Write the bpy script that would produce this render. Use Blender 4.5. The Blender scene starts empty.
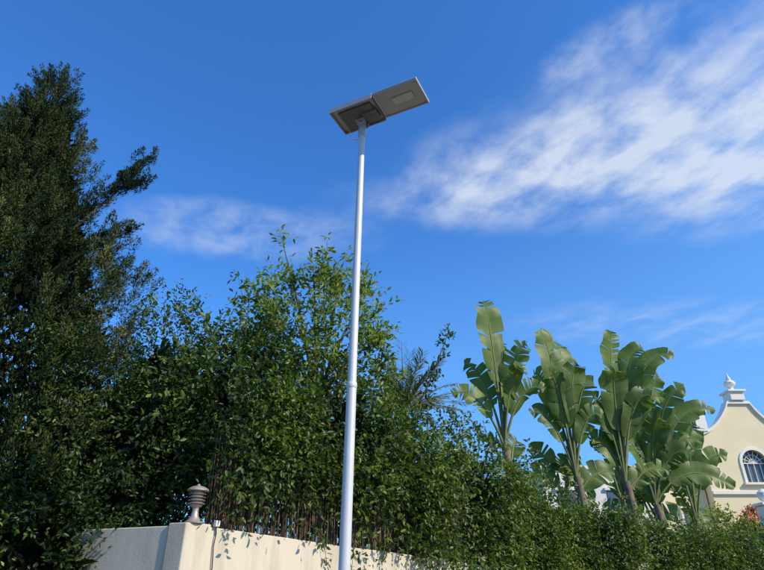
import bpy, math, random
import numpy as np
from mathutils import Vector, Matrix, noise
rng=np.random.default_rng(7); random.seed(7)
scene=bpy.context.scene
scene.view_settings.view_transform='Standard'; scene.view_settings.look='None'; scene.view_settings.exposure=0
col=scene.collection

# ---------------------------------------------------------------- materials
def newmat(n):
    m=bpy.data.materials.new(n); m.use_nodes=True
    nt=m.node_tree; b=nt.nodes['Principled BSDF']; return m,nt,b
def plain(n,c,rough=.6,metal=0,var=.0,scale=8,bump=0,spec=.5,dark=None):
    m,nt,b=newmat(n); b.inputs['Roughness'].default_value=rough; b.inputs['Metallic'].default_value=metal
    b.inputs['Specular IOR Level'].default_value=spec
    tc=nt.nodes.new('ShaderNodeTexCoord'); nz=nt.nodes.new('ShaderNodeTexNoise')
    nz.inputs['Scale'].default_value=scale; nz.inputs['Detail'].default_value=6; nz.inputs['Roughness'].default_value=.6
    nt.links.new(tc.outputs['Object'],nz.inputs['Vector'])
    r=nt.nodes.new('ShaderNodeValToRGB'); r.color_ramp.elements[0].position=.3; r.color_ramp.elements[1].position=.7
    d=dark if dark else tuple(x*(1-var) for x in c)
    r.color_ramp.elements[0].color=(*d,1); r.color_ramp.elements[1].color=(*c,1)
    nt.links.new(nz.outputs['Fac'],r.inputs['Fac']); nt.links.new(r.outputs['Color'],b.inputs['Base Color'])
    if bump:
        bp=nt.nodes.new('ShaderNodeBump'); bp.inputs['Strength'].default_value=bump; bp.inputs['Distance'].default_value=.02
        n2=nt.nodes.new('ShaderNodeTexNoise'); n2.inputs['Scale'].default_value=scale*10; n2.inputs['Detail'].default_value=4
        nt.links.new(tc.outputs['Object'],n2.inputs['Vector'])
        nt.links.new(n2.outputs['Fac'],bp.inputs['Height']); nt.links.new(bp.outputs['Normal'],b.inputs['Normal'])
    return m
def leafmat(n,stops,rough=.5,trans=.3,spec=.35):
    m,nt,b=newmat(n)
    at=nt.nodes.new('ShaderNodeAttribute'); at.attribute_name='tint'
    r=nt.nodes.new('ShaderNodeValToRGB'); cr=r.color_ramp
    while len(cr.elements)<len(stops): cr.elements.new(.5)
    for e,(p,c) in zip(cr.elements,stops): e.position=p; e.color=(*c,1)
    nt.links.new(at.outputs['Fac'],r.inputs['Fac'])
    nt.links.new(r.outputs['Color'],b.inputs['Base Color'])
    b.inputs['Roughness'].default_value=rough; b.inputs['Specular IOR Level'].default_value=spec
    if trans>0:
        tr=nt.nodes.new('ShaderNodeBsdfTranslucent'); mul=nt.nodes.new('ShaderNodeMix'); mul.data_type='RGBA'; mul.blend_type='MULTIPLY'
        mul.inputs[0].default_value=1; nt.links.new(r.outputs['Color'],mul.inputs[6]); mul.inputs[7].default_value=(2.0,2.1,.5,1)
        nt.links.new(mul.outputs[2],tr.inputs['Color'])
        mx=nt.nodes.new('ShaderNodeMixShader'); mx.inputs[0].default_value=trans
        nt.links.new(b.outputs[0],mx.inputs[1]); nt.links.new(tr.outputs[0],mx.inputs[2])
        nt.links.new(mx.outputs[0],nt.nodes['Material Output'].inputs['Surface'])
    return m
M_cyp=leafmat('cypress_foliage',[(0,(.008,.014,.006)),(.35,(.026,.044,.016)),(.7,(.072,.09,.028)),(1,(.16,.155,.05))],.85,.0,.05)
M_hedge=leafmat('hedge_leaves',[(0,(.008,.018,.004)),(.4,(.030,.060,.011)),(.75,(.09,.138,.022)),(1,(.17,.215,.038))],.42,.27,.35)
M_lemon=leafmat('lemon_leaves',[(0,(.025,.045,.008)),(.42,(.085,.13,.019)),(.8,(.17,.22,.034)),(1,(.24,.29,.06))],.45,.38,.35)
M_banana=leafmat('bird_of_paradise_leaf',[(0,(.03,.06,.014)),(.5,(.10,.155,.03)),(.8,(.19,.235,.05)),(1,(.33,.28,.11))],.48,.34,.35)
M_palm=leafmat('palm_leaf',[(0,(.05,.07,.035)),(.6,(.13,.16,.08)),(1,(.22,.22,.12))],.6,.25,.3)
M_flower=leafmat('bougainvillea_leaf',[(0,(.04,.08,.02)),(.60,(.08,.12,.03)),(.72,(.42,.10,.12)),(1,(.5,.12,.06))],.5,.3,.3)
M_bark=plain('bark',(.13,.09,.06),.9,0,.5,12,.6)
M_stem=plain('stem',(.20,.21,.07),.7,0,.4,9)
M_trunkb=plain('plant_trunk',(.24,.18,.12),.9,0,.5,10,.6)
M_pole=plain('galvanised_steel',(.62,.61,.59),.5,.15,.10,5,.03)
M_alu=plain('grey_aluminium',(.43,.42,.41),.5,.2,.1,6)
M_dark=plain('dark_grey_plastic',(.15,.148,.145),.5,0,.15,8)
M_led=plain('led_lens',(.68,.67,.63),.3,0,.05,60)
M_pv=plain('solar_cell',(.015,.02,.05),.15,0,.3,8)
M_cable=plain('cable_black',(.02,.02,.02),.5)
M_cablew=plain('cable_white',(.6,.6,.58),.5)
M_steel=plain('brushed_steel',(.52,.45,.37),.4,.5,.25,20)
M_glass=plain('frosted_glass',(.30,.27,.23),.2)
M_white=plain('white_paint',(.82,.77,.66),.7,0,.08,2,.1)
M_cream=plain('cream_plaster',(.82,.69,.42),.8,0,.09,1.2,.1)
M_window=plain('window_glass',(.12,.14,.17),.12,0,.3,2)
M_roof=plain('terracotta_tile',(.36,.19,.12),.8,0,.35,6,.3)
M_ground=plain('dry_earth',(.22,.17,.11),.95,0,.3,.4,.3)
M_asphalt=plain('asphalt',(.055,.055,.056),.9,0,.25,3,.5)
M_pave=plain('paving',(.30,.28,.25),.9,0,.2,2,.3)
M_kerb=plain('kerb_concrete',(.38,.37,.35),.9,0,.2,4,.3)
M_line=plain('road_paint',(.75,.75,.72),.7,0,.1,6)

M_wall,nt,b=newmat('painted_render')
tc=nt.nodes.new('ShaderNodeTexCoord'); mp=nt.nodes.new('ShaderNodeMapping'); mp.inputs['Scale'].default_value=(3.2,3.2,.5)
n1=nt.nodes.new('ShaderNodeTexNoise'); n1.inputs['Scale'].default_value=1.3; n1.inputs['Detail'].default_value=9; n1.inputs['Roughness'].default_value=.68
nt.links.new(tc.outputs['Object'],mp.inputs[0]); nt.links.new(mp.outputs[0],n1.inputs['Vector'])
r=nt.nodes.new('ShaderNodeValToRGB'); e=r.color_ramp.elements; e[0].position=.30; e[0].color=(.42,.36,.26,1); e[1].position=.56; e[1].color=(.58,.51,.38,1)
nt.links.new(n1.outputs['Fac'],r.inputs['Fac']); nt.links.new(r.outputs['Color'],b.inputs['Base Color']); b.inputs['Roughness'].default_value=.9
bp=nt.nodes.new('ShaderNodeBump'); bp.inputs['Strength'].default_value=.3; bp.inputs['Distance'].default_value=.006
n2=nt.nodes.new('ShaderNodeTexNoise'); n2.inputs['Scale'].default_value=45; n2.inputs['Detail'].default_value=5
nt.links.new(tc.outputs['Object'],n2.inputs['Vector']); nt.links.new(n2.outputs['Fac'],bp.inputs['Height']); nt.links.new(bp.outputs['Normal'],b.inputs['Normal'])
M_reed=leafmat('reed',[(0,(.04,.025,.015)),(.5,(.095,.065,.038)),(1,(.18,.13,.08))],.8,0,.2)

# ---------------------------------------------------------------- mesh helpers
def link(o,parent=None):
    col.objects.link(o)
    if parent: o.parent=parent
    return o
def empty(n,loc=(0,0,0)):
    o=bpy.data.objects.new(n,None); o.location=loc; o.empty_display_size=.2; col.objects.link(o); return o
def npmesh(name,V,F,mat,tint=None,parent=None,smooth=False):
    V=np.asarray(V,dtype=np.float32); F=np.asarray(F,dtype=np.int32)
    me=bpy.data.meshes.new(name); me.vertices.add(len(V)); me.vertices.foreach_set('co',V.ravel())
    k=F.shape[1]; me.loops.add(F.size); me.loops.foreach_set('vertex_index',F.ravel())
    me.polygons.add(len(F)); me.polygons.foreach_set('loop_start',np.arange(0,F.size,k,dtype=np.int32))
    me.polygons.foreach_set('loop_total',np.full(len(F),k,dtype=np.int32))
    if smooth: me.polygons.foreach_set('use_smooth',np.ones(len(F),dtype=bool))
    me.update(calc_edges=True)
    if tint is not None:
        a=me.attributes.new('tint','FLOAT','POINT'); a.data.foreach_set('value',np.asarray(tint,dtype=np.float32))
    me.materials.append(mat)
    return link(bpy.data.objects.new(name,me),parent)
def pymesh(name,V,F,mat,parent=None,smooth=False,bevel=0):
    me=bpy.data.meshes.new(name); me.from_pydata([tuple(v) for v in V],[],F); me.update()
    if smooth:
        for p in me.polygons: p.use_smooth=True
    me.materials.append(mat); o=link(bpy.data.objects.new(name,me),parent)
    if bevel:
        md=o.modifiers.new('b','BEVEL'); md.width=bevel; md.segments=2; md.limit_method='ANGLE'
    return o
def box(name,c,s,mat,parent=None,rz=0,bevel=0):
    x,y,z=[a/2 for a in s]; V=[(i*x,j*y,k*z) for i in(-1,1) for j in(-1,1) for k in(-1,1)]
    F=[(0,1,3,2),(4,6,7,5),(0,4,5,1),(2,3,7,6),(0,2,6,4),(1,5,7,3)]
    o=pymesh(name,V,F,mat,parent,False,bevel); o.location=c; o.rotation_euler=(0,0,rz); return o
def lathe(name,prof,mat,parent=None,loc=(0,0,0),seg=28):
    V=[];F=[]
    for r_,z_ in prof:
        for i in range(seg):
            a=2*math.pi*i/seg; V.append((r_*math.cos(a),r_*math.sin(a),z_))
    n=len(prof)
    for j in range(n-1):
        for i in range(seg):
            F.append((j*seg+i,j*seg+(i+1)%seg,(j+1)*seg+(i+1)%seg,(j+1)*seg+i))
    F.append(tuple(range(seg-1,-1,-1))); F.append(tuple((n-1)*seg+i for i in range(seg)))
    o=pymesh(name,V,F,mat,parent); o.location=loc
    for p in o.data.polygons: p.use_smooth=len(p.vertices)==4
    try: o.data.set_sharp_from_angle(angle=math.radians(35))
    except Exception: pass
    return o
def tubeVF(pts,rads,seg=8):
    pts=[Vector(p) for p in pts]; V=[];F=[]
    for i,p in enumerate(pts):
        t=(pts[min(i+1,len(pts)-1)]-pts[max(i-1,0)]).normalized()
        a=t.cross(Vector((0.3,1,0.1))).normalized(); b_=t.cross(a)
        for k in range(seg):
            an=2*math.pi*k/seg; V.append(p+(a*math.cos(an)+b_*math.sin(an))*rads[i])
    for i in range(len(pts)-1):
        for k in range(seg): F.append((i*seg+k,i*seg+(k+1)%seg,(i+1)*seg+(k+1)%seg,(i+1)*seg+k))
    return V,F
def tubes(name,lst,mat,parent=None,seg=7):
    V=[];F=[]
    for pts,rads in lst:
        v,f=tubeVF(pts,rads,seg); o=len(V); V+=v; F+=[tuple(i+o for i in q) for q in f]
    return pymesh(name,V,F,mat,parent,True)
def unit(a): return a/np.maximum(np.linalg.norm(a,axis=-1,keepdims=True),1e-9)

class Leaves:
    def __init__(s): s.P=[];s.D=[];s.N=[];s.L=[];s.W=[];s.T=[]
    def add(s,P,D,N,L,W,T):
        s.P.append(P);s.D.append(D);s.N.append(N);s.L.append(L);s.W.append(W);s.T.append(T)
    def build(s,name,mat,parent=None,hi=True):
        P=np.concatenate(s.P);D=unit(np.concatenate(s.D));N=np.concatenate(s.N)
        L=np.concatenate(s.L)[:,None];W=np.concatenate(s.W)[:,None];T=np.concatenate(s.T)
        S=unit(np.cross(D,N)); N=np.cross(S,D); n=len(P)
        if hi:
            vs=[P,P+D*L*.33+S*W*.5+N*W*.16,P+D*L*.7+S*W*.38+N*W*.06,P+D*L-N*L*.12,
                P+D*L*.7-S*W*.38+N*W*.06,P+D*L*.33-S*W*.5+N*W*.16]
            V=np.stack(vs,1).reshape(-1,3); o=(np.arange(n)*6)[:,None]
            F=np.concatenate([o+np.array([[0,1,2,3]]),o+np.array([[0,3,4,5]])],0); k=6
        else:
            vs=[P,P+D*L*.45+S*W*.5,P+D*L,P+D*L*.45-S*W*.5]
            V=np.stack(vs,1).reshape(-1,3); o=(np.arange(n)*4)[:,None]; F=o+np.array([[0,1,2,3]]); k=4
        return npmesh(name,V,F,mat,np.repeat(np.clip(T,0,1),k),parent)

def twigs(LV,base,dirs,length,m,L,W,tint,droop=.25,spread=1.0):
    n=len(base)
    for j in range(m):
        f=(j+.5+rng.uniform(-.3,.3,n))/m
        P=base+dirs*(length*f)[:,None]; P[:,2]-=droop*length*f*f
        rd=unit(rng.normal(size=(n,3)))
        D=unit(dirs*.7+rd*spread*.95); D[:,2]-=.15
        N=unit(rng.normal(size=(n,3))*.75+np.array([0.25,-.3,.8]))
        s=rng.uniform(.7,1.25,n)*(1-.25*f)
        LV.add(P+rd*.02,D,N,L*s,W*s*rng.uniform(.8,1.1,n),tint+rng.normal(0,.11,n)+.14*f)

def nz3(P,s): return np.array([noise.noise(Vector((p[0]*s,p[1]*s,p[2]*s))) for p in P])

def blob_twigs(LV,blobs,dens,tl,m,L,W,t0,lump=.16,up=.4,droop=.25,thin=0.0,depth=.13,shoots=0,sl=.6):
    B=np.array(blobs,dtype=float)
    for i,bb in enumerate(B):
        c=bb[:3]; r_=bb[3:6]; area=4*math.pi*((r_[0]*r_[1])**1.6/3+(r_[0]*r_[2])**1.6/3+(r_[1]*r_[2])**1.6/3)**(1/1.6)
        n=int(area*dens); d=unit(rng.normal(size=(n,3)))
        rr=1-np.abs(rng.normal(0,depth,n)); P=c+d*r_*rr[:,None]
        nn=nz3(P,1.1)+.6*nz3(P,2.7); P=c+(P-c)*(1+lump*nn[:,None]*1.6)
        ok=P[:,2]>.15
        for k,b2 in enumerate(B):
            if k==i: continue
            q=(((P-b2[:3])/b2[3:6])**2).sum(1); ok&=q>.5
        if thin: ok&=(nz3(P,1.9)+rng.normal(0,.12,n))>-thin
        P=P[ok];d=d[ok];nn=nn[ok]; n=len(P)
        dirs=unit(d*.8+rng.normal(size=(n,3))*.55+np.array([0,0,up]))
        tint=t0+.36*nn+.12*(rr[ok]-.85)*4+rng.normal(0,.10,n)  # deeper twigs tinted darker: inner shade put into the leaf colour
        twigs(LV,P,dirs,tl*rng.uniform(.6,1.3,n),m,L,W,tint,droop)
        for s in range(int(shoots)):
            d=unit(rng.normal(size=3)+np.array([0,-.2,1.3])); p=c+d*r_*.92; q=unit(d*.5+np.array([0,0,.7])+rng.normal(0,.35,3)); ln=sl*rng.uniform(.5,1.3)
            e1=p+q*ln*.55; e2=e1+unit(q+np.array([rng.normal(0,.3),0,-.1]))*ln*.45
            branch(LV,[p,e1,e2],15,.17,5,L*1.05,W,t0+.2,.025); SH.append(([tuple(p-q*.2),tuple(e1),tuple(e2)],[.008,.005,.002]))
SH=[]
def branch(LV,pts,per_m,tl,m,L,W,t0,rad=.05):
    pts=np.array(pts,float)
    for a,b_ in zip(pts[:-1],pts[1:]):
        ln=np.linalg.norm(b_-a); n=max(2,int(ln*per_m)); f=rng.uniform(0,1,n)[:,None]
        P=a+(b_-a)*f+rng.normal(0,rad,(n,3)); ax=(b_-a)/ln
        dirs=unit(ax*.8+rng.normal(size=(n,3))*.7)
        twigs(LV,P,dirs,tl*rng.uniform(.5,1.2,n),m,L,W,t0+rng.normal(0,.1,n),.15)

# ---------------------------------------------------------------- street line (bends right after 8 m)
wd=Vector((.628,.778,0)); wn=Vector((.778,-.628,0)); C0=Vector((-2,6.3,0)); ang=math.atan2(.778,.628)
wd2=Vector((.85,.527,0)); wn2=Vector((.527,-.85,0)); ang2=math.atan2(.527,.85); SB=8.0
mit=(wn+wn2).normalized(); mit/=mit.dot(wn)
def wp(s,f,z):
    if abs(s-SB)<1e-6: return C0+wd*SB+mit*f+Vector((0,0,z))
    if s<SB: return C0+wd*s+wn*f+Vector((0,0,z))
    return C0+wd*SB+wd2*(s-SB)+wn2*f+Vector((0,0,z))
npmesh('ground',[(-600,-600,0),(600,-600,0),(600,600,0),(-600,600,0)],[[0,1,2,3]],M_ground)
def ribbon(name,ss,f0,f1,z0,z1,mat,parent=None,bevel=0):
    V=[];F=[]
    for s in ss: 
        zt=z1(s) if callable(z1) else z1
        V+=[wp(s,f0,z0),wp(s,f0,zt),wp(s,f1,zt),wp(s,f1,z0)]
    for i in range(len(ss)-1):
        for k in range(4): F.append((4*i+k,4*i+4+k,4*i+4+(k+1)%4,4*i+(k+1)%4))
    n=4*(len(ss)-1); F+=[(0,1,2,3),(n+3,n+2,n+1,n)]
    return pymesh(name,V,F,mat,parent,False,bevel)
ribbon('road',[-70,SB,120],3.15,10.5,-.02,.004,M_asphalt)
ribbon('pavement',[-1.2,SB,110],.02,3.0,-.05,.12,M_pave)
ribbon('kerb',[-70,SB,110],3.002,3.15,-.05,.13,M_kerb)
rm=empty('road_markings')
for i in range(-8,16):
    s=i*6.0+.5
    if s<SB<s+2.5: continue
    V=[wp(s,6.8,.008),wp(s+2.5,6.8,.008),wp(s+2.5,6.92,.008),wp(s,6.92,.008)]
    pymesh('dash',V,[(0,3,2,1)],M_line,rm)

# ---------------------------------------------------------------- garden wall
wall=empty('garden_wall')
def wtop(s): return 2.19-.28*min(max(s/7.32,0),1.0)
ss=sorted(list(np.linspace(.30,24,23))+[SB])
ribbon('street_face',ss,-.25,-.01,-.1,lambda s:wtop(s)+.006*math.sin(s*2.1),M_wall,wall,.012)
lw=Vector((-.93,.37,0)); lb=Vector((.37,.93,0))
V=[];F=[]
for s in np.linspace(.2,9,8):
    p=Vector((-2.0,6.32,0))+lw*s
    V+=[p+Vector((0,0,-.1)),p+Vector((0,0,2.18)),p+lb*.24+Vector((0,0,2.18)),p+lb*.24+Vector((0,0,-.1))]
for i in range(7):
    for k in range(4): F.append((4*i+k,4*i+4+k,4*i+4+(k+1)%4,4*i+(k+1)%4))
F+=[(0,1,2,3),(31,30,29,28)]
pymesh('side_face',V,F,M_wall,wall,False,.012)
a0=Vector((-2,6.3,0)); plan=[a0,a0+wd*.31,a0+wd*.31-wn*.3,a0+lw*.22+lb*.3,a0+lw*.22]
V=[(p.x,p.y,-.1) for p in plan]+[(p.x,p.y,2.205) for p in plan]
pymesh('corner_pier',V,[(4,3,2,1,0),(5,6,7,8,9)]+[(i,(i+1)%5,(i+1)%5+5,i+5) for i in range(5)],M_wall,wall,False,.012)
PS=11.25
p=wp(PS,-.12,1.02); box('pier',p,(.4,.38,2.2),M_wall,wall,ang2,.012)

def lantern(loc,s=1.0):
    e_=empty('wall_lantern',loc)
    lathe('base',[(.092,0),(.094,.012),(.07,.028),(.042,.07),(.032,.12),(.036,.15),(.06,.165),(.066,.18)],M_steel,e_)
    lathe('glass',[(.055,.18),(.057,.32)],M_glass,e_)
    for k in range(4): lathe('louvre',[(.060,.198+k*.032),(.090,.188+k*.032),(.092,.192+k*.032),(.062,.205+k*.032)],M_steel,e_)
    lathe('cap',[(.112,.318),(.114,.326),(.108,.338),(.07,.362),(.02,.374),(.014,.386),(.003,.394)],M_steel,e_)
    e_.scale=(s,s,s); return e_
lantern((-1.965,6.43,2.205))
lantern(wp(PS,-.1,2.12),1.0)
cb=empty('wall_cable')
p0=wp(.36,.02,0)
box('junction_box',(p0.x,p0.y,2.215),(.05,.05,.06),M_white,cb,ang,.005)
tubes('cable',[([wp(.36,.012,2.2),wp(.37,.018,2.12),wp(.36,.01,2.0),wp(.375,.012,1.8),wp(.37,.012,1.4),wp(.37,.012,.12)],[.006]*6)],M_cable,cb)

V=[];F=[];T=[]
s=.33
while s<7.9:
    h=1.22+rng.normal(0,.06)-(.5*rng.uniform(0,1) if s<.6 else 0); f=-.14+rng.normal(0,.014); w=rng.uniform(.005,.009); z0=wtop(s)
    ln=rng.normal(0,.016); a=wp(s,f,z0); c=wp(s+ln,f+rng.normal(0,.01),z0+h)
    o=len(V)
    for q in (a,c):
        V+= [q+wd*w,q+wn*w,q-wd*w,q-wn*w]
    F+=[(o+k,o+(k+1)%4,o+4+(k+1)%4,o+4+k) for k in range(4)]; t=rng.uniform(0,1); T+=[t]*8
    s+=rng.uniform(.005,.011)
npmesh('reed_fence',[tuple(v) for v in V],F,M_reed,T)

# ---------------------------------------------------------------- solar street lamp
lampE=empty('solar_street_lamp',(-.283,4.4,.12))
top=Vector((.083,-.014,5.68))
def along(z): return Vector((top.x*z/5.68,top.y*z/5.68,z))
tubes('pole_lower',[([along(z) for z in (0,1.5,2.9)],[.046,.042,.0385])],M_pole,lampE,24)
tubes('pole_upper',[([along(z) for z in (2.9,4.3,5.62)],[.0355,.033,.031])],M_pole,lampE,24)
tubes('collar',[([along(2.885),along(2.89),along(2.93),along(2.935)],[.039,.042,.042,.037])],M_pole,lampE,24)
tubes('top_sleeve',[([along(5.50),along(5.51),along(5.70),along(5.705)],[.031,.039,.039,.01])],M_alu,lampE,20)
box('base_plate',(0,0,.008),(.28,.28,.016),M_pole,lampE,.3,.004)
for i in range(4):
    an=.3+math.pi/4+i*math.pi/2; lathe('bolt',[(.014,.016),(.014,.03),(.008,.031),(.008,.05)],M_steel,lampE,(.15*math.cos(an),.15*math.sin(an),0),8)
head=bpy.data.objects.new('lamp_head',None); col.objects.link(head); head.parent=lampE
head.location=(-.034+.283,4.225-4.4,5.85-.12); head.rotation_euler=(0,0,math.atan2(-.42,.856))
def hb(n,c,s,m,bv=.004): return box(n,c,s,m,head,0,bv)
hb('panel_frame',(-.235,0,.030),(.478,.345,.030),M_alu)
hb('solar_panel',(-.235,0,.0465),(.455,.325,.003),M_pv,0)
hb('rim_front',(-.235,-.168,.0),(.478,.010,.036),M_alu,.002); hb('rim_back',(-.235,.168,.0),(.478,.010,.036),M_alu,.002)
hb('rim_end',(-.469,0,.0),(.010,.326,.036),M_alu,.002)
hb('battery_box',(-.225,.01,.003),(.36,.24,.024),M_dark)
for k in range(5): hb('battery_rib',(-.37+.05*k,.01,-.0105),(.008,.20,.004),M_dark,.001)
hb('controller',(-.10,.05,-.018),(.15,.15,.03),M_dark,.008)
lathe('motion_sensor',[(.003,-.052),(.014,-.048),(.02,-.038),(.02,-.030)],M_dark,head,(-.075,.03,0),16)
hb('light_plate',(.245,0,.034),(.47,.345,.022),M_alu,.006)
hb('plate_rib_a',(.245,-.160,.018),(.47,.012,.012),M_alu,.002); hb('plate_rib_b',(.245,.160,.018),(.47,.012,.012),M_alu,.002)
hb('plate_rib_c',(.474,0,.018),(.012,.308,.012),M_alu,.002)
hb('solar_panel_b',(.245,0,.0465),(.45,.325,.003),M_pv,0)
hb('led_frame',(.27,.0,.0185),(.225,.10,.010),M_alu,.002)
hb('led_module',(.27,.0,.0125),(.205,.082,.004),M_led,.001)
for i in range(10):
    for j in range(4): lathe('led',[(.006,.0085),(.006,.0115)],M_glass,head,(.27-.09+i*.02,-.030+j*.020,0),6)
for sx in (-1,1):
    for sy in (-1,1): lathe('screw',[(.005,.0195),(.005,.0235)],M_dark,head,(.245+sx*.20,sy*.14,0),8)
hb('hinge',(.0,0,.012),(.02,.30,.03),M_dark,.003)
hb('bracket_plate',(-.215,.075,-.018),(.13,.10,.016),M_alu,.003)
hb('bracket_ear_a',(-.215,.115,-.05),(.09,.008,.075),M_alu,.002); hb('bracket_ear_b',(-.215,.035,-.05),(.09,.008,.075),M_alu,.002)
tubes('pivot_bolt',[([(-.215,.02,-.06),(-.215,.13,-.06)],[.010,.010])],M_steel,head,8)
tubes('cable_loop',[([(-.40,.12,.0),(-.42,.16,-.04),(-.40,.19,-.09),(-.33,.19,-.13),(-.27,.14,-.14),(-.22,.11,-.13)],[.0045]*6)],M_cablew,head)

# ---------------------------------------------------------------- cypress
def cyp_r(z):
    return np.interp(z,[0.3,1.5,3.2,4.6,5.6,6.5,7.5,8.5,9.4,10.2,11.0],[1.7,2.4,2.75,2.65,2.3,1.85,1.32,.88,.52,.26,.03])
cyp=empty('cypress_tree',(0,0,0)); cx,cy=-6.5,8.3
LV=Leaves()
def plumes(C,D,ln,rad,nl,L,W,t0):
    n=len(C)
    for j in range(nl):
        f=rng.uniform(0,1,n)**.85
        rd=unit(rng.normal(size=(n,3)))
        rr=rad*(np.sin(np.pi*np.clip(f*.8+.17,0,1))**.7)*rng.uniform(.3,1,n)
        P=C+D*(ln*f)[:,None]+rd*rr[:,None]
        dd=unit(D*1.0+rd*.9+np.array([0,0,.2])); N=unit(rd+rng.normal(size=(n,3))*.35)
        sz=rng.uniform(.6,1.3,n)
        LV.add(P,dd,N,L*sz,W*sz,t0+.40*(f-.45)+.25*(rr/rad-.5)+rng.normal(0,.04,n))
n=3300
z=rng.uniform(0.3,10.6,n*6); keep=rng.uniform(0,2.8,n*6)<cyp_r(z)+.14; z=z[keep][:n]; n=len(z)
th=rng.uniform(-math.pi,math.pi,n)
th=np.where((rng.uniform(0,1,n)<.75)&(np.sin(th)>.2),-th,th)
rr=cyp_r(z)*(1-np.abs(rng.normal(0,.11,n)))
P=np.stack([cx+rr*np.cos(th),cy+rr*np.sin(th),z*.6],1); nn=nz3(P,1.2)+.6*nz3(P,2.8)
rr*=1+.50*np.clip(nn,-.55,.5)*np.interp(z,[0,7,10],[1,1,.5]); P=np.stack([cx+rr*np.cos(th),cy+rr*np.sin(th),z],1)
D=unit(np.stack([np.cos(th)*.45,np.sin(th)*.45,np.full(n,.9)],1)+rng.normal(0,.22,(n,3)))
plumes(P,D,rng.uniform(.25,.52,n),rng.uniform(.06,.12,n),120,.045,.0145,.40+.5*nn+rng.normal(0,.12,n))  # outward clumps tinted lighter, painting sunlit masses and dark hollows into the foliage
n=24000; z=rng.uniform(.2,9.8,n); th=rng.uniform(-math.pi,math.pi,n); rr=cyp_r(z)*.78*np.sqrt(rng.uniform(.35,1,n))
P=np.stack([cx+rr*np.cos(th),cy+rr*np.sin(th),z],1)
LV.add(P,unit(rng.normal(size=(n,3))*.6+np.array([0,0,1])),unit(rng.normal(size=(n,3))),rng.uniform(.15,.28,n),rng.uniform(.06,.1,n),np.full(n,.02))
def limb(a,b_,n,ln,rad,sp,t=.4,p=1.0):
    f=rng.uniform(0,1,n)**p; a=np.array(a);b_=np.array(b_); C=a+(b_-a)*f[:,None]+rng.normal(0,1,(n,3))*sp*(.3+.7*f)[:,None]
    D=unit((b_-a)/np.linalg.norm(b_-a)*.5+np.array([0,0,.7])+rng.normal(0,.3,(n,3)))
    plumes(C,D,rng.uniform(.6,1.1,n)*ln,np.full(n,rad),120,.045,.014,t+rng.normal(0,.1,n))
limb((-5.4,8,6.8),(-4.25,7.9,8.05),44,.26,.075,.11,.36,.8)
limb((-4.6,7.9,7.7),(-4.08,7.9,8.4),20,.26,.065,.06,.4)
limb((-4.5,7.9,7.5),(-4.12,7.9,7.8),18,.25,.065,.08,.4)
limb((-5.4,8,6.4),(-4.2,7.9,6.85),34,.24,.07,.09,.36)
limb((-4.9,8,4.9),(-4.0,7.8,5.9),50,.28,.08,.18,.40)
limb((-4.9,8,5.5),(-4.5,7.8,6.4),36,.28,.08,.16,.40)
limb((-6.5,8.3,9.9),(-6.5,8.3,10.9),22,.32,.07,.05,.5)
limb((-6.9,8.3,8.7),(-7.1,8.3,9.4),14,.35,.07,.06,.45)
limb((-5.9,8.2,8.3),(-5.7,8.2,9.0),12,.3,.07,.06,.45)
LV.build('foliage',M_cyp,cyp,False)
tl=[([(cx,cy,0),(cx+.05,cy,3),(cx-.03,cy,6),(cx,cy,9.8)],[.24,.19,.12,.03]),
    ([(cx,cy,5.6),(-5.3,8.05,6.8),(-4.2,7.9,8.1)],[.05,.025,.008]),([(cx,cy,5.4),(-5.2,8,6.2),(-4.2,7.9,6.8)],[.04,.022,.008])]
for i in range(26):
    z=1+i*.33; a=i*2.4; r0=float(cyp_r(z))*.65; tl.append(([(cx,cy,z),(cx+math.cos(a)*r0*.5,cy+math.sin(a)*r0*.5,z+.3),(cx+math.cos(a)*r0,cy+math.sin(a)*r0,z+.9)],[.05,.03,.010]))
tubes('trunk',tl,M_bark,cyp)

# ---------------------------------------------------------------- dark shrub beside the cypress
sh=empty('laurel_shrub'); LV=Leaves(); SH=[]
bl=[(-4.0,7.7,2.6,1.1,.9,2.2),(-3.2,8.3,3.7,1.0,1.0,1.6),(-4.3,7.3,1.0,1.3,.8,1.1),(-3.05,7.45,3.0,.65,.6,1.1),(-3.75,6.75,1.6,.72,.45,1.2),(-3.1,6.8,2.5,.32,.3,.3)]
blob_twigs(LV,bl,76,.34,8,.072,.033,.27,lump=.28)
branch(LV,[(-3.5,8.2,4.9),(-3.75,8.2,5.5),(-3.7,8.2,6.0)],16,.22,6,.09,.04,.5,.04)
branch(LV,[(-3.2,8.2,5.0),(-3.1,8.2,5.8)],14,.25,6,.09,.04,.5,.05)
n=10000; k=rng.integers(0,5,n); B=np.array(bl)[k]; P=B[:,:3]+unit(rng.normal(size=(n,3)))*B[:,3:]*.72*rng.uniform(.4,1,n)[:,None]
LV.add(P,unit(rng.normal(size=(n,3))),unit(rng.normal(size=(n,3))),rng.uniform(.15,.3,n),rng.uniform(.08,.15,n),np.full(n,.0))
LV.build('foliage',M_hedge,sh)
tubes('stems',[([(-3.9+.2*i,8.0,0),(-3.8+.15*i,8.0,1.8),(-4.0+.3*i,8,3.4)],[.06,.04,.015]) for i in range(3)],M_bark,sh)
sp=empty('pittosporum_shrub'); LV=Leaves(); SH=[]
blob_twigs(LV,[(-4.15,5.9,1.5,.42,.4,.75)],64,.28,8,.065,.03,.86,lump=.25)
LV.build('foliage',M_lemon,sp)
tubes('stems',[([(-4.2,5.9,0),(-4.25,5.9,.6),(-4.2+.1*i,5.9,1.4)],[.03,.02,.008]) for i in (-1,0,1)],M_stem,sp)

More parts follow.
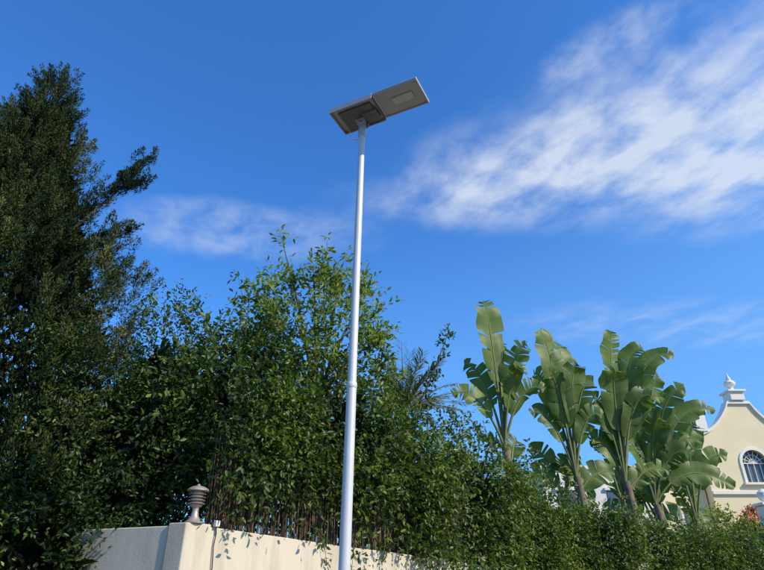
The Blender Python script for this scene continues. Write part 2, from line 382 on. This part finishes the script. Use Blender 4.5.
# ---------------------------------------------------------------- hedge behind and over the wall
hd=empty('climbing_hedge'); LV=Leaves(); SH=[]
bl=[(-2.1,8.2,3.6,1.2,1.0,1.75),(-.8,8.9,3.3,1.2,1.0,1.5),(.2,10.1,2.9,1.1,.9,1.25),(1.35,11.3,2.9,1.05,.9,1.5),
    (2.4,12.9,2.7,1.0,.9,1.2),(3.5,13.8,2.4,1.1,.9,1.15),(4.6,14.4,2.2,1.2,.9,1.05),(6.0,15.2,2.0,1.3,.9,1.05),
    (7.7,16.3,1.95,1.5,.9,1.05),(10.3,17.9,1.85,1.8,.9,1.1),(13.2,19.7,1.85,1.8,.9,1.0)]
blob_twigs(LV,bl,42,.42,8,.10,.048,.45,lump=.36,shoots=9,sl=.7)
GAPS=[(.65,2.75,.5,.45,.45),(4.3,2.55,1.2,.30,.7),(2.4,2.5,.4,.25,.6),(6.3,2.5,.5,.3,.6)]
def curtain(n,s0,s1,zl,zh,f0,f1,thr,t0,seed,low=None):
    s=rng.uniform(s0,s1,n); z=zl+(zh-zl)*rng.uniform(0,1,n); f=rng.uniform(f0,f1,n)
    f=np.where(s<2.6,np.minimum(f,.08),f)
    P=np.array([tuple(wp(a,b_,c)) for a,b_,c in zip(s,f,z)]); Q=P.copy(); Q+=seed
    nn=nz3(Q,1.0)+.5*nz3(Q,2.4)
    ok=nn>thr
    if low is not None: ok&=z>low(s)+.18*nn
    for g in GAPS: ok&=~((((s-g[0])/g[2])**2+((z-g[1])/g[3])**2<1)&(rng.uniform(0,1,n)<g[4]))
    P=P[ok]; n=len(P)
    dirs=unit(np.array([.55,-.5,-.15])+rng.normal(0,.6,(n,3)))
    twigs(LV,P,dirs,.4*rng.uniform(.5,1.3,n),8,.09,.045,t0+.42*nn[ok]+rng.normal(0,.08,n),.5)
low=lambda s: np.interp(s,[0,1.0,2.0,3.2,4.4,5.2,6.2,7.2,8.0,9,30],[2.7,2.45,2.25,2.35,2.05,1.95,1.75,1.65,1.2,.5,.2])
curtain(1900,.7,4.0,2.2,4.0,-.1,.22,-.10,.40,0,low)
curtain(420,.25,1.6,2.5,3.9,-.1,.08,-.3,.34,2)
curtain(2500,3.4,8.0,1.6,3.8,-.1,.28,-.03,.44,5,low)
curtain(3300,7.6,PS-.4,.2,3.1,-.05,.45,-.6,.54,9,low)
curtain(3600,PS+.4,19,.2,2.9,-.05,.5,-.6,.56,3,low)
curtain(160,PS-.4,PS+.4,.2,1.8,.08,.35,-.6,.56,3,low)
# a few trailing vines over the wall face
vin=[]
for s_ in (1.9,2.5,3.1,3.9,4.5,5.0,5.5,5.9,6.4,6.9,7.3):
    z0=wtop(s_)+.12; ln=rng.uniform(.12,.55)*(1 if s_>4 else .5); q=[wp(s_,-.15,z0+.1),wp(s_+.05,.04,z0-.08),wp(s_+rng.uniform(-.1,.15),.06,z0-.12-ln)]
    branch(LV,[tuple(a) for a in q],22,.14,5,.085,.042,.5,.03); vin.append(([tuple(a) for a in q],[.006,.005,.002]))
n=330; P=np.stack([rng.uniform(-2.9,-1.6,n),rng.uniform(6.95,7.4,n),rng.uniform(2.4,4.2,n)],1)
twigs(LV,P,unit(np.array([0,-.6,0])+rng.normal(0,.6,(n,3))),.4*rng.uniform(.5,1.3,n),8,.09,.042,.3+rng.normal(0,.1,n),.4)
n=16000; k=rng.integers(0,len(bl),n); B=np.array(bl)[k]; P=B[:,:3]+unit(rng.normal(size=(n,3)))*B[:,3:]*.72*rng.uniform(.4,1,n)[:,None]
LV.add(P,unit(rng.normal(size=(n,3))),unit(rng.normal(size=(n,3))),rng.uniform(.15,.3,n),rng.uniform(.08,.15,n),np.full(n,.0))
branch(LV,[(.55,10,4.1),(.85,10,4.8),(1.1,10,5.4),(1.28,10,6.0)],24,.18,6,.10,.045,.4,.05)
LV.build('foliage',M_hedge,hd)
st=SH+vin
for b_ in bl:
    st.append(([(b_[0],b_[1],0),(b_[0]+.1,b_[1],b_[2]*.6),(b_[0]-.1,b_[1],b_[2]+b_[5]*.5)],[.07,.05,.015]))
st.append(([(.5,10,3),(.55,10,4.3),(.85,10,4.9),(1.1,10,5.5),(1.28,10,5.95)],[.03,.02,.015,.01,.004]))
tubes('stems',st,M_bark,hd)

gs=empty('garden_shrub'); LV=Leaves(); SH=[]
blob_twigs(LV,[(12.6,22.5,2.3,2.0,1.2,1.6),(15.2,23.5,2.0,1.8,1.2,1.7)],24,.5,8,.14,.07,.45,lump=.25,shoots=8)
LV.build('foliage',M_lemon,gs)
tubes('stems',SH+[([(12.6,22.5,0),(12.6,22.5,2.5)],[.08,.03]),([(15.2,23.5,0),(15.2,23.5,2.5)],[.08,.03])],M_bark,gs)

# ---------------------------------------------------------------- lemon tree
lm=empty('lemon_tree'); LV=Leaves(); SH=[]
bl=[(-1.45,9.0,5.4,.8,.75,1.05),(-.75,9.1,5.4,.7,.75,1.05),(-1.15,9,6.1,.6,.5,.45),(-2.0,8.9,5.0,.6,.6,.8),(-.25,9.4,4.8,.55,.6,.8)]
blob_twigs(LV,bl,44,.4,8,.12,.05,.47,lump=.32,up=.7,thin=.12,depth=.28,shoots=4,sl=.55)
for pts in ([(-1.5,9,6.2),(-1.75,9,7.0),(-1.88,9,7.5)],[(-1.9,9,5.6),(-2.3,9,6.4)],[(-1.2,9,6.4),(-1.25,9,6.9)],[(-.8,9,6.3),(-.7,9,6.8)],[(-.5,9.1,5.9),(-.25,9.1,6.3)],[(-2.1,9,5.2),(-2.65,9,6.0)],[(-.2,9.2,5.2),(.15,9.2,5.6)]):
    branch(LV,pts,13,.26,6,.135,.055,.66,.05)
LV.build('foliage',M_lemon,lm)
st=SH+[([(-1.1,9,0),(-1.15,9,2.5),(-1.05,9,4.4)],[.1,.08,.06])]
for e_ in [(-1.88,9,7.4),(-2.3,9,6.3),(-1.25,9,6.8),(-.7,9,6.7),(-.25,9.1,6.3),(-2.6,9,5.9),(.1,9.2,5.5)]:
    st.append(([(-1.05,9,4.3),((e_[0]-1.05)/2,9,(e_[2]+4.6)/2),e_],[.045,.022,.005]))
tubes('trunk',st,M_bark,lm)

# ---------------------------------------------------------------- palm
pl=empty('date_palm'); LV=Leaves(); st=[]
pc=np.array([.42,10.9,4.55])
for i in range(38):
    a=i*2.399+.3; el=rng.uniform(.3,1.4); ln=rng.uniform(1.1,1.6)
    h=np.array([math.cos(a),math.sin(a),0]); pts=[]
    for k in range(12):
        f=k/11; pts.append(pc+h*(ln*math.cos(el)*f*(1+.25*f))+np.array([0,0,ln*math.sin(el)*f-.45*ln*f*f*math.cos(el)]))
    st.append(([tuple(q) for q in pts],list(np.linspace(.014,.003,12))))
    pts=np.array(pts); m=90; f=rng.uniform(.15,1,m); ix=np.clip((f*11).astype(int),0,10); fr=f*11-ix
    P=pts[ix]+(pts[ix+1]-pts[ix])*fr[:,None]; ax=unit(pts[ix+1]-pts[ix]); sd=unit(np.cross(ax,[0,0,1.]))*np.where(rng.uniform(0,1,m)<.5,-1,1)[:,None]
    D=unit(ax*.8+sd*.7+np.array([0,0,-.15])+rng.normal(0,.1,(m,3)))
    LV.add(P,D,np.tile([0,-.5,.8],(m,1)),rng.uniform(.22,.38,m)*(1.1-.5*f),np.full(m,.024),rng.uniform(.4,.9,m))
LV.build('fronds',M_palm,pl,False)
tubes('frond_ribs',st,M_stem,pl,5)
tubes('trunk',[([(.42,10.9,0),(.40,10.9,2.5),(.42,10.9,4.55)],[.16,.14,.11])],M_trunkb,pl,12)

# ---------------------------------------------------------------- giant bird of paradise plants
def strel(base,crown,leaves_,trunks=1,extra=6):
    e_=empty('bird_of_paradise_plant'); V=[];F=[];T=[]; ribs=[]
    crown=Vector(crown); lv=[(Vector(t[:3]),t[3],t[4],t[5],t[6],crown) for t in leaves_]
    for i in range(extra):
        a=random.uniform(-math.pi,math.pi); rr=random.uniform(.5,1.4); cz=Vector((crown.x+random.uniform(-.3,.3),crown.y+random.uniform(0,.4),crown.z-random.uniform(.2,1.0)))
        lv.append((cz+Vector((math.cos(a)*rr,abs(math.sin(a))*rr*.4,random.uniform(.3,1.9)*(1.3-rr*.5))),random.uniform(.26,.36),random.uniform(-2.3,-.6),random.uniform(.4,1.2),random.uniform(.3,.55),cz))
    for (tip,wid,face,bend,tt,cr) in lv:
        d=tip-cr; ln=d.length
        c1=cr+Vector((d.x*.25,d.y*.25,max(d.z,0)*.55+ln*.18*bend)); c2=cr+Vector((d.x*.62,d.y*.62,d.z*.9+ln*.22*bend))
        def bz(f): g=1-f; return cr*g**3+c1*3*g*g*f+c2*3*g*f*f+tip*f**3
        N=30; s0=.27
        ribs.append(([bz(f) for f in np.linspace(0,1,12)],list(np.linspace(.038,.007,12))))
        fa=Vector((math.cos(face),math.sin(face),.25)).normalized()
        wav=random.uniform(0,6); torn=random.random(); tt+=random.uniform(-.16,.15)
        for side in (-1,1):
            k=0
            while k<N:
                ch=random.randint(2,7) if random.random()<.45+.5*torn else 12; k2=min(N,k+ch)
                dr=random.uniform(-.08,.25)+(random.uniform(.2,.8) if random.random()<.25*torn+.06 else 0); fan=random.uniform(-.08,.08)
                tc_=tt+random.uniform(-.07,.07); o=len(V); rows=0
                for kk in range(k,k2+1):
                    f=kk/N; q=s0+(1-s0)*f; p_=bz(min(q,1)); tg=(bz(min(q+.02,1.0))-bz(max(q-.02,0))).normalized()
                    sd=tg.cross(fa).normalized()*side; nm=sd.cross(tg)*side
                    w=wid*1.08*(max(0,math.sin(math.pi*min(1,(f*.92+.04))**.85))**.55)*(1+.05*math.sin(f*23+wav))
                    if kk==N: w=.01
                    inner=(kk==k and k>0) or (kk==k2 and k2<N)
                    sh_=(.03 if kk==k else -.03) if inner else 0
                    for m_,u in enumerate((0,.35,.7,1.0)):
                        V.append(p_+sd*(w*u*math.cos(dr))+nm*(.34*w*u-w*u*u*(.22+math.sin(max(dr,0))*.7)+.03*u*math.sin(f*17+wav)+.012*(kk%2)*u)+tg*(u*w*(.30+fan)+sh_*u))
                        T.append(tc_+.06*math.sin(kk*2.1)+(.2 if m_==0 else 0)+(.3 if (m_==3 and dr>.35) else 0)+(.2 if m_==3 and f>.88 else 0))
                    rows+=1
                for rr_ in range(rows-1):
                    for m_ in range(3):
                        a=o+rr_*4+m_; F.append((a,a+1,a+5,a+4))
                k=k2
    npmesh('blades',[tuple(v) for v in V],F,M_banana,np.clip(T,0,1),e_,True)
    tubes('midribs',ribs,M_stem,e_,6)
    b_=Vector(base); tk=[]
    for i in range(trunks):
        off=Vector((random.uniform(-.3,.3),random.uniform(0,.3),0))*i
        N=24; pts=[];rd=[]
        for k in range(N+1):
            f=k/N; pts.append((b_+off)*(1-f)+crown*f+Vector((.12*math.sin(f*3),0,0))); rd.append((.12-.03*f)*(1+.07*(k%2)))
        tk.append((pts,rd))
    tubes('trunk',tk,M_trunkb,e_,10)
    return e_
strel((2.7,14,0),(2.96,14,4.6),[(2.76,13.8,8.43,.38,-1.2,.2,.5),(3.72,13.7,7.15,.32,-2.0,.5,.45),(1.75,13.9,5.9,.28,-1.2,1.0,.5),(4.05,13.8,6.0,.28,-1.1,1.0,.4),
   (3.1,14.3,7.5,.36,-.9,.3,.42),(2.2,14.5,6.9,.28,-1.8,.5,.4),(3.5,13.4,6.4,.28,-.9,.9,.48),(3.5,14.6,6.9,.30,-2.4,.6,.35)],1,3)
strel((4.9,15,0),(4.9,15,4.1),[(4.45,14.8,8.05,.38,-1.3,.2,.5),(5.05,15.2,7.75,.40,-1.0,.2,.45),(5.75,15,6.6,.34,-2.0,.6,.48),(3.95,15,5.7,.28,-1.3,1.0,.4),
   (5.75,14.8,5.6,.30,-1.2,1.0,.42),(4.5,14.6,6.7,.36,-1.7,.5,.52),(5.3,14.7,7.0,.36,-1.1,.4,.5),(4.3,15.5,7.0,.3,-2.2,.5,.4)],2,8)
strel((6.4,15.9,0),(6.4,15.7,4.1),[(6.72,15.4,8.25,.38,-1.0,.2,.5),(7.5,15.4,7.75,.38,-2.0,.4,.5),(8.35,15.4,7.5,.30,-2.1,.8,.5),(5.9,15.5,6.3,.3,-1.3,.6,.42),
   (7.4,15.3,6.3,.34,-1.2,.7,.48),(6.5,15.2,7.0,.38,-1.6,.4,.52),(7.0,15.9,7.3,.34,-.8,.4,.4),(7.9,15.6,6.3,.3,-1.9,1.0,.42)],2,9)
strel((7.7,17.2,0),(7.75,17.2,3.7),[(9.2,16.8,7.0,.38,-2.0,.5,.5),(10.05,17,6.35,.32,-1.9,.9,.5),(10.0,17,4.15,.34,-1.6,1.5,.52),(9.4,17,5.4,.36,-1.5,1.2,.48),
   (7.6,17,6.6,.36,-1.3,.3,.45),(8.7,17.2,7.5,.36,-1.1,.3,.5),(8.2,16.7,6.1,.38,-1.8,.5,.52),(8.9,16.7,5.0,.32,-1.2,1.2,.45),(7.0,16.9,5.6,.32,-1.2,.9,.42)],2,10)
strel((9.3,18.2,0),(9.3,18.2,3.2),[(9.9,18,6.2,.36,-1.6,.5,.45),(10.6,18,5.2,.32,-1.9,.9,.45),(8.9,18,5.8,.34,-1.3,.4,.5)],1,4)

# ---------------------------------------------------------------- villa with curved gable
vl=empty('white_villa',(0,0,0)); FY=28.0; ax=17.75
def prism(name,prof,y0,y1,mat,bev=0):
    n=len(prof); V=[(x,y0,z) for x,z in prof]+[(x,y1,z) for x,z in prof]
    F=[tuple(range(n)),tuple(range(2*n-1,n-1,-1))]+[(i,i+n,(i+1)%n+n,(i+1)%n) for i in range(n)]
    return pymesh(name,V,F,mat,vl,False,bev)
half=[]
for k in range(13):
    f=k/12; half.append((.55+1.85*f, 9.75-1.55*math.sin(f*math.pi/2)**.8+.0))
prof=[(ax-x,z) for x,z in reversed(half)]+[(ax+x,z) for x,z in half]
wr=.6; sill=6.0; spring=6.9; HW=2.4
arch=[(ax+wr*math.cos(a),spring+wr*math.sin(a)) for a in np.linspace(math.pi,0,17)]
left=[(ax-HW,-.1)]+[p for p in prof if p[0]<ax]+[(ax,9.75)]+[(ax,spring+wr)]+[q for q in reversed(arch[:8])]+[(ax-wr,sill),(ax-wr,-.1)]
right=[(ax+HW,-.1),(ax+wr,-.1),(ax+wr,sill)]+[q for q in reversed(arch[9:])]+[(ax,spring+wr),(ax,9.75)]+[p for p in prof if p[0]>ax]
prism('facade_a',left,FY,FY+.35,M_cream); prism('facade_b',right,FY,FY+.35,M_cream)
prism('facade_sill_wall',[(ax-wr,-.1),(ax+wr,-.1),(ax+wr,sill),(ax-wr,sill)],FY,FY+.35,M_cream)
box('side_wall_l',(ax-HW+.17,FY+4.86,4.0),(.3,9,8.1),M_cream,vl); box('side_wall_r',(ax+HW-.17,FY+4.86,4.0),(.3,9,8.1),M_cream,vl)
box('back_wall',(ax,FY+9.5,4.0),(2*HW-.04,.28,8.1),M_cream,vl)
box('flat_roof',(ax,FY+4.86,8.15),(2*HW-.7,9,.2),M_roof,vl)
V=[];F=[]
cp=[(ax-HW-.12,8.19)]+prof+[(ax+HW+.12,8.19)]
for x,z in cp:
    V+=[(x,FY-.10,z+.003),(x,FY-.10,z+.14),(x,FY+.45,z+.14),(x,FY+.45,z+.003)]
for i in range(len(cp)-1):
    for k in range(4): F.append((4*i+k,4*i+4+k,4*i+4+(k+1)%4,4*i+(k+1)%4))
F+=[(0,1,2,3),(4*len(cp)-1,4*len(cp)-2,4*len(cp)-3,4*len(cp)-4)]
pymesh('coping',V,F,M_white,vl)
box('pedestal',(ax,FY+.17,10.13),(.7,.7,.42),M_white,vl,0,.02); box('pedestal_cap',(ax,FY+.17,10.39),(.9,.9,.1),M_white,vl,0,.02)
fin=[(.22,0),(.2,.08),(.1,.14),(.1,.2),(.25,.34),(.27,.44),(.2,.54),(.09,.6),(.12,.66),(.08,.74),(.04,.86),(.01,1.0)]
lathe('finial',fin,M_white,vl,(ax,FY+.17,10.44),20)
for sx in (-1,1):
    px_=ax+sx*(HW-.25)
    box('corner_pier',(px_,FY+.17,8.82),(.55,.62,.90),M_white,vl,0,.02); box('pier_cap',(px_,FY+.17,9.32),(.72,.8,.1),M_white,vl,0,.02)
    lathe('ball',[(.08,0),(.08,.06),(.15,.1),(.21,.2),(.22,.3),(.18,.4),(.1,.48),(.01,.52)],M_white,vl,(px_,FY+.17,9.37),18)
box('string_course',(ax,FY-.05,5.55),(2*HW,.1,.14),M_white,vl)
V=[];F=[]
ar=[(ax-wr,sill)]+arch+[(ax+wr,sill)]
for x,z in ar:
    dx=x-ax; dz=max(z-spring,0); o=1.22
    V+=[(x,FY-.05,z),(ax+dx*o,FY-.05,(spring+dz*o) if z>=spring else z),(ax+dx*o,FY+.003,(spring+dz*o) if z>=spring else z),(x,FY+.2,z)]
for i in range(len(ar)-1):
    for k in range(4): F.append((4*i+k,4*i+4+k,4*i+4+(k+1)%4,4*i+(k+1)%4))
pymesh('window_surround',V,F,M_white,vl)
pymesh('window_glass',[(x,FY+.21,z) for x,z in ar],[tuple(range(len(ar)))],M_window,vl)
box('window_sill',(ax,FY-.06,sill-.05),(1.6,.2,.1),M_white,vl)
mt=[([(ax-wr,FY+.16,spring),(ax+wr,FY+.16,spring)],[.03,.03])]
for a in np.linspace(0,math.pi,8)[1:-1]: mt.append(([(ax,FY+.16,spring),(ax+wr*math.cos(a),FY+.16,spring+wr*math.sin(a))],[.02,.02]))
for x in (-.3,0,.3): mt.append(([(ax+x,FY+.16,sill),(ax+x,FY+.16,spring)],[.02,.02]))
for rr_ in (.2,.4): mt.append(([(ax+rr_*math.cos(a),FY+.16,spring+rr_*math.sin(a)) for a in np.linspace(0,math.pi,12)],[.018]*12))
tubes('window_bars',mt,M_white,vl,5)
def wingwin(x,z,w,h,y):
    box('glass',(x,y-.01,z),(w,.03,h),M_window,vl); 
    for sx in (-1,1): box('jamb',(x+sx*(w/2+.04),y-.04,z),(.08,.08,h+.16),M_white,vl)
    box('head',(x,y-.04,z+h/2+.04),(w,.08,.08),M_white,vl); box('sill',(x,y-.05,z-h/2-.04),(w,.1,.08),M_white,vl); box('mullion',(x,y-.035,z),(.05,.03,h),M_white,vl)
box('wing',(13.2,FY+3.0,2.9),(4.2,5,6.0),M_cream,vl); box('wing_cornice',(13.15,FY+3.0,5.98),(4.3,5.3,.14),M_white,vl,0,.02)
wingwin(12.6,4.4,.8,1.1,FY+.5); wingwin(14.4,4.4,.8,1.1,FY+.5)
hs=empty('white_house')
def B(n,c,s,m,bv=0): return box(n,c,s,m,hs,0,bv)
B('walls',(8.7,27,2.95),(4.2,5,6.0),M_white); B('parapet',(8.7,27,6.03),(4.4,5.2,.14),M_white,.02)
for x in (7.6,9.6):
    B('window',(x,24.49,4.6),(.9,.04,1.1),M_window); B('window_head',(x,24.46,5.2),(1.1,.1,.1),M_white); B('window_sill',(x,24.46,4.0),(1.1,.1,.1),M_white)
gp=empty('gate_pier',(13.9,22,0))
box('shaft',(0,0,2.1),(.5,.5,4.3),M_white,gp,0,.02); box('cap',(0,0,4.3),(.68,.68,.1),M_white,gp,0,.02)
lathe('ball',[(.1,0),(.08,.06),(.16,.12),(.22,.24),(.2,.36),(.1,.46),(.01,.49)],M_white,gp,(0,0,4.35),18)
fs=empty('bougainvillea_shrub'); LV=Leaves(); SH=[]
blob_twigs(LV,[(16.4,26.8,3.9,.7,.5,.8),(15.5,26.6,3.3,.6,.5,.8)],40,.35,7,.12,.08,.55,lump=.2,shoots=4)
LV.build('foliage',M_flower,fs); tubes('stems',SH+[([(16,26.8,0),(16.1,26.8,4)],[.06,.03])],M_bark,fs)

# ---------------------------------------------------------------- sky and sun
S=Vector((.86,-.51,0)).normalized(); el=math.radians(36)
S=Vector((S.x*math.cos(el),S.y*math.cos(el),math.sin(el)))
sun=bpy.data.lights.new('sun','SUN'); sun.energy=5.0; sun.angle=math.radians(.5); sun.color=(1,.89,.72)
so=bpy.data.objects.new('sun',sun); col.objects.link(so); so.rotation_euler=(-S).to_track_quat('-Z','Y').to_euler(); so.location=(10,-10,20)
w=bpy.data.worlds.new('World'); scene.world=w; w.use_nodes=True; nt=w.node_tree; nd=nt.nodes; lk=nt.links
bg=nd['Background']; sky=nd.new('ShaderNodeTexSky'); sky.sky_type='NISHITA'; sky.sun_disc=False
sky.sun_elevation=el; sky.sun_rotation=math.atan2(S.x,S.y); sky.air_density=1.0; sky.dust_density=.6; sky.ozone_density=2.0
def val(x,sock):
    if isinstance(x,(int,float)): sock.default_value=x
    else: lk.new(x,sock)
def m(op,a,b_=0,c=0,clamp=False):
    n=nd.new('ShaderNodeMath'); n.operation=op; n.use_clamp=clamp
    val(a,n.inputs[0]); val(b_,n.inputs[1]); val(c,n.inputs[2]); return n.outputs[0]
def sstep(x,a,b_):
    n=nd.new('ShaderNodeMapRange'); n.interpolation_type='SMOOTHSTEP'; val(x,n.inputs[0]); n.inputs[1].default_value=a; n.inputs[2].default_value=b_; return n.outputs[0]
tc=nd.new('ShaderNodeTexCoord'); sx=nd.new('ShaderNodeSeparateXYZ'); lk.new(tc.outputs['Generated'],sx.inputs[0])
Z=m('MAXIMUM',sx.outputs[2],.03); X=m('DIVIDE',sx.outputs[0],Z); Y=m('DIVIDE',sx.outputs[1],Z)
def rot(cx_,cy_,dx,dy):
    u=m('SUBTRACT',X,cx_); v=m('SUBTRACT',Y,cy_)
    a=m('ADD',m('MULTIPLY',u,dx),m('MULTIPLY',v,dy)); c=m('ADD',m('MULTIPLY',u,-dy),m('MULTIPLY',v,dx)); return a,c
def noise2(a,c,sa,sc,scale,det,rough,dist=0,off=0):
    cm=nd.new('ShaderNodeCombineXYZ'); val(m('MULTIPLY',a,sa),cm.inputs[0]); val(m('MULTIPLY',c,sc),cm.inputs[1]); cm.inputs[2].default_value=off
    n=nd.new('ShaderNodeTexNoise'); lk.new(cm.outputs[0],n.inputs['Vector']); n.inputs['Scale'].default_value=scale; n.inputs['Detail'].default_value=det
    n.inputs['Roughness'].default_value=rough; n.inputs['Distortion'].default_value=dist; return n.outputs['Fac']
warp=noise2(X,Y,1,1,2.6,3,.5)
a,c=rot(.05,1.36,.944,-.33)
c2=m('ADD',c,m('MULTIPLY',m('SUBTRACT',warp,.5),.30))
wdt=m('ADD',m('MULTIPLY',m('MAXIMUM',a,0),.40),.15)
mask=m('MULTIPLY',sstep(m('DIVIDE',m('ABSOLUTE',c2),wdt),1.25,.15),sstep(a,-.28,.35))
fa,fc=rot(0,0,.45,-.893)
fib=noise2(fa,fc,1.0,2.2,3.6,5,.54,.3); puff=noise2(X,Y,1,1,7,6,.58,.15,6.0)
dn=m('ADD',m('MULTIPLY',fib,.5),m('MULTIPLY',puff,.5))
d1=m('MULTIPLY',mask,sstep(m('ADD',dn,m('MULTIPLY',mask,.09)),.34,.76))
a,c=rot(-.45,1.52,1,.04); e1=m('ADD',m('POWER',m('DIVIDE',a,.45),2),m('POWER',m('DIVIDE',m('ADD',c,m('MULTIPLY',m('SUBTRACT',warp,.5),.3)),.17),2))
d2=m('MULTIPLY',m('MULTIPLY',sstep(e1,1.3,.0),sstep(dn,.32,.70)),.42)
a,c=rot(1.3,2.25,1,.05); e2=m('ADD',m('POWER',m('DIVIDE',a,.9),2),m('POWER',m('DIVIDE',c,.3),2))
d3=m('MULTIPLY',m('MULTIPLY',sstep(e2,1.1,.0),sstep(dn,.36,.72)),.28)
a,c=rot(.50,.78,.6,-.8); e3=m('ADD',m('POWER',m('DIVIDE',m('ADD',a,m('MULTIPLY',m('SUBTRACT',puff,.5),.25)),.2),2),m('POWER',m('DIVIDE',m('ADD',c,m('MULTIPLY',m('SUBTRACT',warp,.5),.3)),.09),2))
d4=m('MULTIPLY',m('MULTIPLY',sstep(e3,1.2,.0),sstep(dn,.40,.66)),.38)
D_=m('MINIMUM',m('ADD',m('ADD',d1,d2),m('ADD',d3,d4)),.80)
tint=nd.new('ShaderNodeMix'); tint.data_type='RGBA'; tint.blend_type='MULTIPLY'; tint.inputs[0].default_value=1
lk.new(sky.outputs[0],tint.inputs[6]); tint.inputs[7].default_value=(.42,1.02,1.72,1)
hz=nd.new('ShaderNodeMix'); hz.data_type='RGBA'
lk.new(m('MULTIPLY',sstep(m('SUBTRACT',sx.outputs[2],m('MULTIPLY',sx.outputs[0],.25)),.62,.0),.55),hz.inputs[0]); lk.new(tint.outputs[2],hz.inputs[6]); hz.inputs[7].default_value=(1.5,3.3,6.0,1)
mx=nd.new('ShaderNodeMix'); mx.data_type='RGBA'; lk.new(D_,mx.inputs[0]); lk.new(hz.outputs[2],mx.inputs[6]); mx.inputs[7].default_value=(5.0,5.5,6.2,1)
lk.new(mx.outputs[2],bg.inputs['Color']); bg.inputs['Strength'].default_value=.15

# ---------------------------------------------------------------- camera
cd=bpy.data.cameras.new('camera'); cam=bpy.data.objects.new('camera',cd); col.objects.link(cam)
cam.location=(0,0,1.6); cam.rotation_euler=(math.radians(90+28),0,0); cd.sensor_width=36; cd.lens=26.95; cd.clip_end=2000; cd.clip_start=.05
scene.camera=cam
